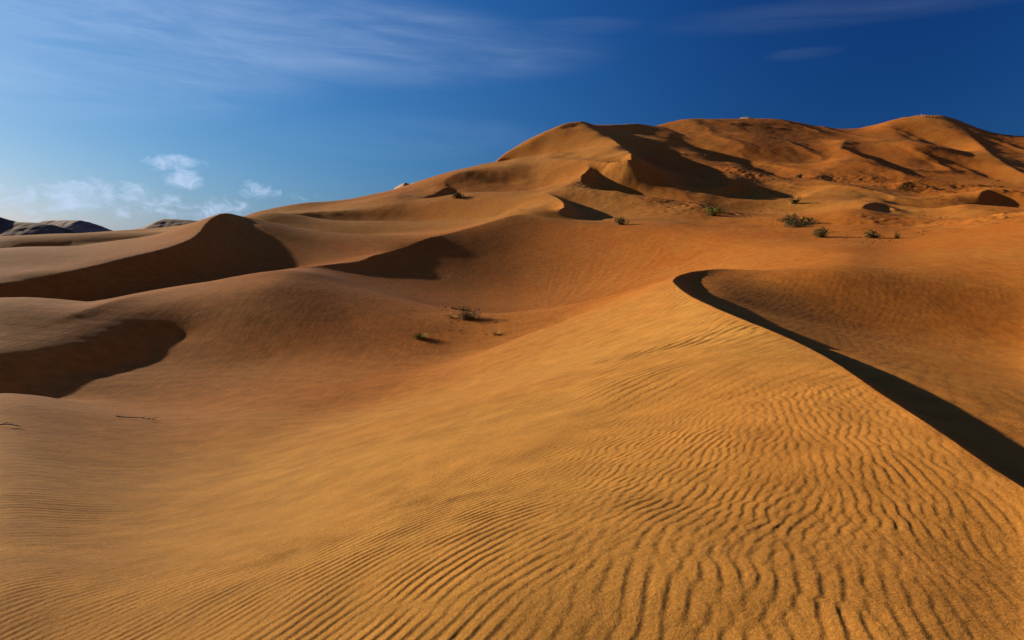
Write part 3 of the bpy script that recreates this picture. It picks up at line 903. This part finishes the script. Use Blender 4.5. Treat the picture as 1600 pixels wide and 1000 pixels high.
def simple_material(name, c0, c1, scale, rough=0.9, trans=0.0):
    m = bpy.data.materials.new(name)
    m.use_nodes = True
    t = m.node_tree
    n = Nodes(t)
    b = t.nodes['Principled BSDF']
    geo = n.new('ShaderNodeNewGeometry')
    f = n.ramp(n.noise(geo.outputs['Position'], scale, 4, .6), .3, .7)
    col = n.mix(f, c0 + (1,), c1 + (1,))
    t.links.new(col, b.inputs['Base Color'])
    b.inputs['Roughness'].default_value = rough
    b.inputs['Specular IOR Level'].default_value = 0.1
    return m


ROCK = simple_material('dark_rock', (.060, .036, .026), (.115, .072, .052), .06)
PALE = simple_material('pale_sand', (.25, .155, .10), (.30, .19, .125), .02)
LEAF_DARK = simple_material('olive_leaf', (.040, .036, .011), (.095, .074, .027), 1.3)
LEAF_GREEN = simple_material('yellow_green_leaf', (.095, .098, .014), (.16, .145, .028), 1.3)
TWIG = simple_material('dry_twig', (.045, .026, .013), (.095, .054, .025), 3)
POST = simple_material('dark_post', (.018, .014, .012), (.035, .028, .024), 3)
STRAW = simple_material('straw', (.22, .14, .05), (.34, .22, .08), 3)
METAL = simple_material('weathered_metal', (.12, .11, .10), (.17, .155, .145), 2, .6)


def add_mesh(name, co, quads, mats, parent=None, smooth=False, kind=None, label=None, cat=None, group=None, tris=None):
    me = bpy.data.meshes.new(name)
    co = np.asarray(co, dtype=np.float32).reshape(-1, 3)
    fs = []
    if quads is not None and len(quads):
        fs.append((np.asarray(quads, dtype=np.int32), 4))
    if tris is not None and len(tris):
        fs.append((np.asarray(tris, dtype=np.int32), 3))
    me.vertices.add(len(co)); me.vertices.foreach_set('co', co.ravel())
    nl = sum(f.size for f, _ in fs); npoly = sum(len(f) for f, _ in fs)
    me.loops.add(nl); me.loops.foreach_set('vertex_index', np.concatenate([f.ravel() for f, _ in fs]))
    me.polygons.add(npoly)
    tot = np.concatenate([np.full(len(f), k, np.int32) for f, k in fs])
    me.polygons.foreach_set('loop_start', np.concatenate([[0], np.cumsum(tot)[:-1]]).astype(np.int32))
    me.polygons.foreach_set('loop_total', tot)
    if smooth:
        me.polygons.foreach_set('use_smooth', np.ones(npoly, bool))
    me.update(calc_edges=True)
    for m in (mats if isinstance(mats, (list, tuple)) else [mats]):
        me.materials.append(m)
    o = bpy.data.objects.new(name, me)
    C.objects.link(o)
    if parent is not None: o.parent = parent
    tag(o, label, cat, group, kind)
    return o


def tag(o, label=None, cat=None, group=None, kind=None):
    if label: o['label'] = label
    if cat: o['category'] = cat
    if group: o['group'] = group
    if kind: o['kind'] = kind


# ---------------------------------------------------------------- the dunes, cut along their crests and feet
COORD = np.stack([X, Y, Z], -1).astype(np.float32)
du_ = np.empty_like(COORD); dv_ = np.empty_like(COORD)
du_[:, 1:-1] = COORD[:, 2:] - COORD[:, :-2]; du_[:, 0] = COORD[:, 1] - COORD[:, 0]; du_[:, -1] = COORD[:, -1] - COORD[:, -2]
dv_[1:-1] = COORD[2:] - COORD[:-2]; dv_[0] = COORD[1] - COORD[0]; dv_[-1] = COORD[-1] - COORD[-2]
NRM = np.cross(du_, dv_)
NRM /= np.linalg.norm(NRM, axis=-1, keepdims=True)
ii, jj = np.meshgrid(np.arange(nr - 1), np.arange(nc - 1), indexing='ij')
Q = np.stack([ii * nc + jj, ii * nc + jj + 1, (ii + 1) * nc + jj + 1, (ii + 1) * nc + jj], -1).reshape(-1, 4)
rc = np.sqrt(R[:-1] * R[1:])[:, None]
region = np.full((nr - 1, nc - 1), 3)
bf, br, bq = b_fore[:-1][None], b_rim[:-1][None], b_far[:-1][None]
left = (AZ[:-1] < pix_azel(815, 340)[0] * math.pi / 180)[None]
region[np.broadcast_to(rc < bq, region.shape)] = 2
region[np.broadcast_to(rc < br, region.shape)] = 1
region[np.broadcast_to(rc < bf, region.shape)] = 0
region = np.where((region == 1) & (AZ[:-1] > math.radians(pix_azel(1056, 433)[0]))[None], 4, region)
region = np.where((region == 2) & left, 5, region)
region = np.where((region == 3) & (AZ[:-1] < math.radians(pix_azel(392, 340)[0]))[None], 6, region)
INFO = {0: ('foreground_dune', 'golden foreground dune slope covered in wind ripples up to its sharp crest'),
        1: ('dune_hollow', 'brown shaded hollow with the bushes below the curved dune rim'),
        2: ('interdune_flat', 'rough sand flat with small dunes and shrubs in front of the high dunes'),
        3: ('high_dunes', 'high orange dune mountain with curling crests along the skyline'),
        4: ('lee_hollow', 'smooth reddish brown hollow behind the foreground crest on its shadow side'),
        5: ('shadowed_dune', 'dune with a dark steep face and rounded peak left of the middle'),
        6: ('far_sand_plain', 'far low sand plain with thin dune crests below the dark hills')}
flat = region.ravel()
for k, (name, label) in INFO.items():
    q = Q[flat == k]
    if not len(q): continue
    ids, inv = np.unique(q.ravel(), return_inverse=True)
    o = add_mesh(name, COORD.reshape(-1, 3)[ids], inv.reshape(-1, 4), SAND, smooth=True, kind='structure', label=label)
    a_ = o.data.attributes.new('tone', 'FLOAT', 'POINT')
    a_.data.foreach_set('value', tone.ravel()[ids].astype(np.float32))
    cn = o.data.attributes.new('custom_normal', 'FLOAT_VECTOR', 'POINT')
    cn.data.foreach_set('vector', NRM.reshape(-1, 3)[ids].astype(np.float32).ravel())

# ---------------------------------------------------------------- distant rocky hills
def hill(name, prof, y, depth, mat, label, seed, base_py=385, flat=0.0, cat='hill'):
    """a hill standing on the plain: its skyline is given, flanks fall to the plain in front and behind, gullied"""
    P = np.array(prof, float)
    xs = np.linspace(P[0, 0], P[-1, 0], 110)
    ys = np.interp(xs, P[:, 0], P[:, 1])
    T = to_xyz(np.stack([xs, ys, np.full_like(xs, y)], 1))
    zb = to_xyz(np.array([[xs.mean(), base_py, y]], float))[0, 2]
    nv_ = 60
    tt = np.linspace(-1, 1, nv_)
    hgt = np.maximum(T[:, 2] - zb, 0)
    prof_t = 1 - np.abs(tt) ** (1.25 if flat == 0 else 2.2)
    gx = T[:, 0][None] + 0 * tt[:, None]
    gy = y + tt[:, None] * depth * (0.55 + 0.45 * hgt / hgt.max())[None]
    g = tile_at(FB3, gx * 420 / y + seed * 77, gy * 300 / y) * 0.13
    gz = zb + hgt[None] * prof_t[:, None] * (1 + 0.10 * g * (1 - prof_t[:, None]) ** .5) + g * hgt.max() * 0.045 * np.clip(np.abs(tt[:, None]) * 5, 0, 1) * (prof_t[:, None] > 0.02)
    gx = gx + g * hgt.max() * .08
    co = np.stack([gx, gy, gz], -1)
    i_, j_ = np.meshgrid(np.arange(nv_ - 1), np.arange(109), indexing='ij')
    q = np.stack([i_ * 110 + j_, i_ * 110 + j_ + 1, (i_ + 1) * 110 + j_ + 1, (i_ + 1) * 110 + j_], -1).reshape(-1, 4)
    return add_mesh(name, co, q, mat, smooth=True, kind='structure', label=label)


hill('dark_rocky_hill', [(-260, 392), (-180, 352), (-120, 346), (-60, 341), (-15, 336), (0, 339), (12, 343), (25, 346.5), (60, 348), (82, 351), (100, 356), (112, 361), (125, 368), (140, 378), (150, 388)], 640, 70, ROCK,
     'dark rocky hill cut by the left edge of the picture, its slope falling to the right', 1)
ROCK_PALE = simple_material('pale_rock', (.105, .074, .062), (.20, .145, .122), .05)
hill('flat_topped_hill', [(30, 388), (50, 360), (62, 348), (70, 344.5), (100, 344), (127, 344), (140, 347), (150, 350.5), (165, 357), (178, 362), (195, 372), (210, 388)], 900, 90, ROCK_PALE,
     'small flat topped paler hill just right of the dark rocky hill', 2)
hill('low_mesa', [(150, 388), (180, 366), (205, 360), (225, 354.5), (240, 349), (250, 344), (257, 342), (275, 342.5), (295, 343.5), (310, 345), (330, 346), (350, 352), (380, 370), (400, 388)], 520, 60, ROCK,
     'low dark hill behind the dune, directly left of the dark rounded dune peak', 3)
hill('pink_peak', [(560, 330), (590, 312), (610, 302), (618, 293), (626, 288), (632, 285), (637, 286.5), (641, 287), (648, 284.6), (654, 288), (662, 295), (690, 312), (720, 330)], 620, 40, PALE,
     'tiny pale pink peak showing over the skyline left of the high dunes', 4, base_py=345)
hill('pale_dune_top', [(1110, 205), (1140, 192), (1152, 186), (1160, 183.2), (1166, 182.6), (1172, 183.2), (1180, 184.6), (1190, 188), (1220, 205)], 560, 30, PALE,
     'tiny whitish dune top peeping over the middle skyline of the high dunes', 5, base_py=225)


# ---------------------------------------------------------------- shrubs
def blades(rng, n, rad, hgt, width, spread, curve=0.5, up=0.4, base=0.25, segs=3):
    """thin curved shoots rising from a small root area: vertices and triangles/quads"""
    co, qs = [], []
    for _ in range(n):
        a = rng.uniform(0, 2 * math.pi)
        lean = spread * rng.uniform(0.05, 1) ** .7
        h = hgt * rng.uniform(.45, 1) * (1 - 0.35 * lean / max(spread, 1e-6))
        b = np.array([math.cos(a), math.sin(a), 0])
        side = np.array([-b[1], b[0], 0])
        p0 = b * rad * base * rng.uniform(0, 1)
        tw = rng.uniform(-.4, .4)
        d = b + side * tw
        k = len(co)
        for s in range(segs + 1):
            t = s / segs
            p = p0 + d * rad * lean * (t ** (1 + curve)) + np.array([0, 0, h * (t - .25 * curve * t * t)])
            w = width * (1 - t * .85) * rng.uniform(.8, 1.2)
            co.append(p - side * w); co.append(p + side * w)
        for s in range(segs):
            qs.append((k + 2 * s, k + 2 * s + 1, k + 2 * s + 3, k + 2 * s + 2))
    return co, qs


def leaves(rng, n, rx, ry, h, size, shell=.35, lumps=7, skew=0.0):
    """many leaf-sized faces gathered in clumps through the crown"""
    cs = [(rng.uniform(-.7, .7) * rx, rng.uniform(-.7, .7) * ry, h * rng.uniform(.2, .75), rng.uniform(.25, .5)) for _ in range(lumps)]
    co, qs = [], []
    for _ in range(n):
        cx, cy, cz, cr = cs[rng.integers(len(cs))]
        v = rng.normal(size=3); v /= np.linalg.norm(v)
        r = rng.uniform(shell, 1) ** .5 * cr
        p = np.array([cx + v[0] * r * rx, cy + v[1] * r * ry, max(0.01, cz + v[2] * r * h * .8)])
        p[0] += skew * p[2]
        t = rng.normal(size=3); t /= np.linalg.norm(t); t[2] = abs(t[2]) + .3
        s_ = np.cross(t, rng.normal(size=3)); s_ /= np.linalg.norm(s_)
        L = size * rng.uniform(.6, 1.4)
        k = len(co)
        co += [p, p + t * L * .5 + s_ * L * .22, p + t * L, p + t * L * .5 - s_ * L * .22]
        qs.append((k, k + 1, k + 2, k + 3))
    return co, qs


def empty(name, loc, label, cat, group=None, rz=0.0):
    o = bpy.data.objects.new(name, None)
    C.objects.link(o)
    o.location = loc
    o.rotation_euler = (0, 0, rz)
    o.empty_display_size = 0.3
    tag(o, label, cat, group)
    return o


SEED = [100]


def shrub(name, px, py, wpx, hpx, label, cat='shrub', leaf=LEAF_DARK, dens=1.0, grassy=0.5, group=None, sink=0.10, twiggy=1.0, yscale=0.7):
    SEED[0] += 1
    rng = np.random.default_rng(SEED[0])
    p = hit(px, py)
    dist = p.length
    w = 1.15 * wpx / F_PX * dist; h = 1.2 * hpx / F_PX * dist
    o = empty(name, (p.x, p.y, p.z - sink * h), label, cat, group)
    px_m = dist / 683.0                       # one render pixel in metres
    sz = max(0.09, px_m * 1.0) * min(1, max(.6, w / 2))
    co, qs = blades(rng, int(70 * dens * twiggy) + 8, w * .5, h, max(.006, px_m * .10), 1.0, .5)
    add_mesh('stems', co, qs, TWIG, o)
    if grassy > 0:
        co, qs = blades(rng, int(420 * dens * grassy), w * .5, h * 1.05, max(.010, px_m * .16), 1.0, .8, base=.55)
        add_mesh('shoots', co, qs, leaf, o)
    if grassy < 1:
        co, qs = leaves(rng, int(1500 * dens * (1 - grassy)), w * .5, w * .5 * yscale, h, sz, lumps=9)
        add_mesh('foliage', co, qs, leaf, o)
    return o


G1 = 'shrubs on the dunes'
shrub('desert_shrub', 732, 499, 40, 20, 'dark olive bush with a long shadow on a trampled sand mound in the brown hollow', leaf=LEAF_DARK, grassy=.75, group=G1, dens=1.1)
shrub('grass_tuft', 656, 529, 26, 13, 'small yellow green grass tuft left of the dark bush in the hollow', 'grass tuft', LEAF_GREEN, grassy=1.0, group=G1)
shrub('dry_tuft', 774, 523, 17, 9, 'sparse straw coloured tuft at the right end of the hollow floor', 'grass tuft', STRAW, .22, 1.0, group=G1, twiggy=2)
shrub('dry_shrub', 705, 497, 22, 10, 'dry brown twiggy shrub touching the left side of the dark olive bush', 'shrub', STRAW, .18, .8, group=G1, twiggy=2)
shrub('spreading_shrub', 1248, 355, 52, 13, 'widest dark spreading shrub on the sand flat before the high dunes', leaf=LEAF_DARK, grassy=.25, group=G1, dens=1.5)
shrub('spreading_shrub', 1236, 350, 20, 15, 'upright dark shrub growing out of the left half of the widest shrub', leaf=LEAF_DARK, grassy=.35, group=G1)
shrub('small_shrub', 1284, 371, 24, 14, 'dark shrub with a green tip just right of and below the widest shrub', leaf=LEAF_DARK, grassy=.4, group=G1)
shrub('grass_tuft', 1290, 363, 8, 9, 'yellow green sprig at the top of the shrub beside the widest shrub', 'grass tuft', LEAF_GREEN, .3, 1.0, group=G1)
shrub('small_shrub', 1364, 372, 21, 10, 'round dark tuft standing alone on the flat right of the wide shrub', leaf=LEAF_DARK, grassy=.5, group=G1)
shrub('small_shrub', 1401, 372, 9, 9, 'tiny thin shrub right of the round dark tuft on the flat', leaf=LEAF_DARK, dens=.3, grassy=.5, group=G1)
shrub('small_shrub', 1115, 337, 22, 13, 'greenish shrub at the foot of the dark crescent dune', leaf=LEAF_GREEN, grassy=.4, group=G1, dens=.8)
shrub('small_shrub', 1107, 330, 12, 8, 'low yellowish shrub touching the greenish one at the crescent dune', leaf=LEAF_GREEN, grassy=.6, group=G1, dens=.4)
shrub('small_shrub', 972, 351, 20, 10, 'flat dark shrub below the tail of the long shadow near the bowl rim', leaf=LEAF_DARK, grassy=.3, group=G1, dens=.7)
shrub('small_shrub', 1242, 318, 12, 8, 'small dark bush at the left end of a smooth low dune on the flat', leaf=LEAF_DARK, grassy=.2, group=G1, dens=.5)
shrub('small_shrub', 716, 310, 18, 9, 'lone dark shrub on the golden dune back below the left skyline', leaf=LEAF_DARK, grassy=.3, group=G1, dens=.8)
shrub('small_shrub', 1249, 278, 8, 5, 'speck of a bush under the bright foot of the red slope', leaf=LEAF_DARK, grassy=.2, group=G1, dens=.4)


# ---------------------------------------------------------------- scrub, twigs and specks too many to count
def scatter(name, spots_, label, cat, mat, seed, n, size, flat_=.5, kind='stuff'):
    """spots_: list of photo boxes (x0,y0,x1,y1,weight)"""
    rng = np.random.default_rng(seed)
    co, qs = [], []
    tot = sum(s_[4] for s_ in spots_)
    for (x0, y0, x1, y1, wgt) in spots_:
        for _ in range(int(n * wgt / tot)):
            # gather towards the middle of the patch
            px = (x0 + x1) / 2 + (x1 - x0) / 2 * np.clip(rng.normal(0, .5), -1, 1)
            py = (y0 + y1) / 2 + (y1 - y0) / 2 * np.clip(rng.normal(0, .5), -1, 1)
            p = hit_fast(px, py)
            d = math.sqrt(p[0] ** 2 + p[1] ** 2)
            s_ = size * d * rng.uniform(.4, 1.6) ** 1.5
            c2, q2 = leaves(rng, int(rng.integers(6, 11)), s_, s_, s_ * flat_, s_ * .8, lumps=2)
            k = len(co)
            co += [np.asarray(v) + p for v in c2]
            qs += [tuple(i + k for i in q) for q in q2]
    return add_mesh(name, co, qs, mat, kind=kind, label=label, cat=cat)


TS = np.exp(np.linspace(math.log(8), math.log(520), 700))


def hit_fast(px, py):
    x, y, zz = pix_dir(px, py)
    h = math.hypot(x, y)
    u = math.atan2(x, y)
    t = TS / h
    g = ground(np.full(len(t), u), TS)
    below = zz * t < g
    k = int(np.argmax(below)) if below.any() else len(t) - 1
    if k > 0:
        a_ = zz * t[k - 1] - g[k - 1]; b_ = zz * t[k] - g[k]
        f = a_ / max(a_ - b_, 1e-9)
        tk = t[k - 1] + (t[k] - t[k - 1]) * f
    else:
        tk = t[k]
    return np.array([x * tk, y * tk, float(ground(np.array([u]), np.array([tk * h]))[0])])


scatter('low_scrub', [(1080, 235, 1130, 260, 2), (1095, 268, 1150, 290, 3), (1040, 215, 1100, 250, 2), (1180, 258, 1215, 275, 2), (1130, 318, 1220, 345, 4), (1225, 335, 1262, 352, 2), (1180, 285, 1260, 300, 2),
                      (980, 300, 1060, 325, 3), (1400, 285, 1450, 297, 2), (1340, 285, 1420, 305, 2), (1420, 300, 1500, 318, 2), (1430, 335, 1480, 345, 2), (1500, 280, 1580, 300, 1), (1275, 270, 1300, 282, 2),
                      (1090, 322, 1130, 345, 2), (1385, 325, 1420, 336, 1), (880, 285, 960, 300, 1), (800, 292, 840, 305, 1)],
        'low dark scrub specks dotted over the sand flats below the high dunes', 'scrub', LEAF_DARK, 5, 330, .0011)
scatter('dry_litter', [(1310, 372, 1390, 384, 4), (1340, 360, 1400, 380, 2), (1270, 362, 1330, 376, 1), (1420, 360, 1450, 372, 1), (1200, 362, 1260, 372, 1)],
        'line of dark dry plant litter on the flat below the round tuft', 'litter', TWIG, 6, 90, .0010, .35)
scatter('hollow_litter', [(690, 485, 725, 512, 5), (700, 505, 740, 525, 4), (740, 505, 800, 535, 3), (640, 520, 700, 540, 1), (660, 505, 720, 530, 2)],
        'scattered dry twigs and clods around the bushes in the hollow', 'litter', TWIG, 8, 70, .0011, .35)
scatter('near_litter', [(60, 750, 170, 790, 4), (100, 735, 150, 755, 2), (400, 620, 520, 650, 2), (230, 640, 300, 660, 1), (140, 655, 200, 680, 2)],
        'few dark bits of dry plant on the sand at lower left', 'litter', TWIG, 9, 26, .0008, .35)


def fallen_branch(px, py, length_px, hpx, label, turn=0.0):
    """thin forked dead branch half sunk in sand"""
    SEED[0] += 1
    rng = np.random.default_rng(SEED[0])
    p = hit(px, py)
    L = length_px / F_PX * p.length
    bm_co, bm_q = [], []

    def tube(P, r0, r1):
        k = len(bm_co)
        for i, q in enumerate(P):
            r = r0 + (r1 - r0) * i / (len(P) - 1)
            for c in range(5):
                t = c * 2 * math.pi / 5
                bm_co.append((q[0], q[1] + r * math.cos(t), q[2] + r * math.sin(t)))
        for i in range(len(P) - 1):
            for c in range(5):
                a0 = k + i * 5 + c; a1 = k + i * 5 + (c + 1) % 5
                bm_q.append((a0, a1, a1 + 5, a0 + 5))
    pts = []
    for i in range(9):
        t = i / 8 - .5
        x = p.x + t * L; y = p.y + turn * t * L + rng.normal(0, .02) * L
        pts.append((x, y, ground_xy(x, y) + .03 + hpx / F_PX * p.length * max(0, .5 - abs(t - .1)) * 1.2))
    tube(pts, .022, .008)
    for _ in range(5):
        b = pts[rng.integers(3, 8)]
        e = (b[0] + rng.uniform(.05, .25) * L, b[1] + rng.uniform(-.15, .1) * L, b[2] + rng.uniform(.0, .12))
        m_ = tuple((b[i] + e[i]) / 2 + rng.normal(0, .01) for i in range(3))
        tube([b, m_, e], .018, .006)
    add_mesh('fallen_branch', bm_co, bm_q, TWIG, label=label, cat='branch', group='dead branches on the sand')


fallen_branch(8, 667, 36, 4, 'dark dead branch lying at the left edge under the shadowed slope', .2)
fallen_branch(214, 656, 60, 4, 'dead branch on a sand ripple at the foot of the shadowed slope', -.15)

# ---------------------------------------------------------------- summit: a small open frame and a row of low posts
def box(co, qs, c, sx, sy, sz):
    k = len(co)
    for dz_ in (0, 1):
        for dx_, dy_ in ((-1, -1), (1, -1), (1, 1), (-1, 1)):
            co.append((c[0] + dx_ * sx / 2, c[1] + dy_ * sy / 2, c[2] + dz_ * sz))
    qs += [(k, k + 3, k + 2, k + 1), (k + 4, k + 5, k + 6, k + 7)] + [(k + i, k + (i + 1) % 4, k + 4 + (i + 1) % 4, k + 4 + i) for i in range(4)]


def summit(px):
    """ground point on the skyline in that direction"""
    x, y, _ = pix_dir(px, 180)
    u = math.atan2(x, y)
    rr = np.linspace(330, 480, 400)
    g = ground(np.full(400, u), rr)
    k = int(np.argmax(g / rr))
    return Vector((math.sin(u) * rr[k], math.cos(u) * rr[k], g[k]))


p = summit(1442)
fr = empty('lookout_frame', p, 'tiny pale open frame standing on the summit of the right hand high dune', 'frame')
for sx in (-.75, .75):
    co, qs = [], []
    box(co, qs, (sx, 0, -.3), .22, .22, 2.2)
    add_mesh('post', co, qs, METAL, fr)
co, qs = [], []
box(co, qs, (0, 0, 1.9), 1.9, .25, .22)
add_mesh('crossbar', co, qs, METAL, fr)
for i, px in enumerate((1447, 1452, 1457, 1463, 1468, 1473)):
    p = summit(px)
    co, qs = [], []
    box(co, qs, (0, 0, -.3), .5, .4, .3 + (.75, .5, .85, .6, .7, .5)[i])
    o = add_mesh('marker_post', co, qs, POST, label='low dark post in the row along the summit, ' + ('nearest to the pale frame', 'second from the pale frame', 'third from the pale frame', 'third from the far right end', 'second from the far right end', 'at the far right end')[i], cat='post', group='posts along the summit')
    o.location = p
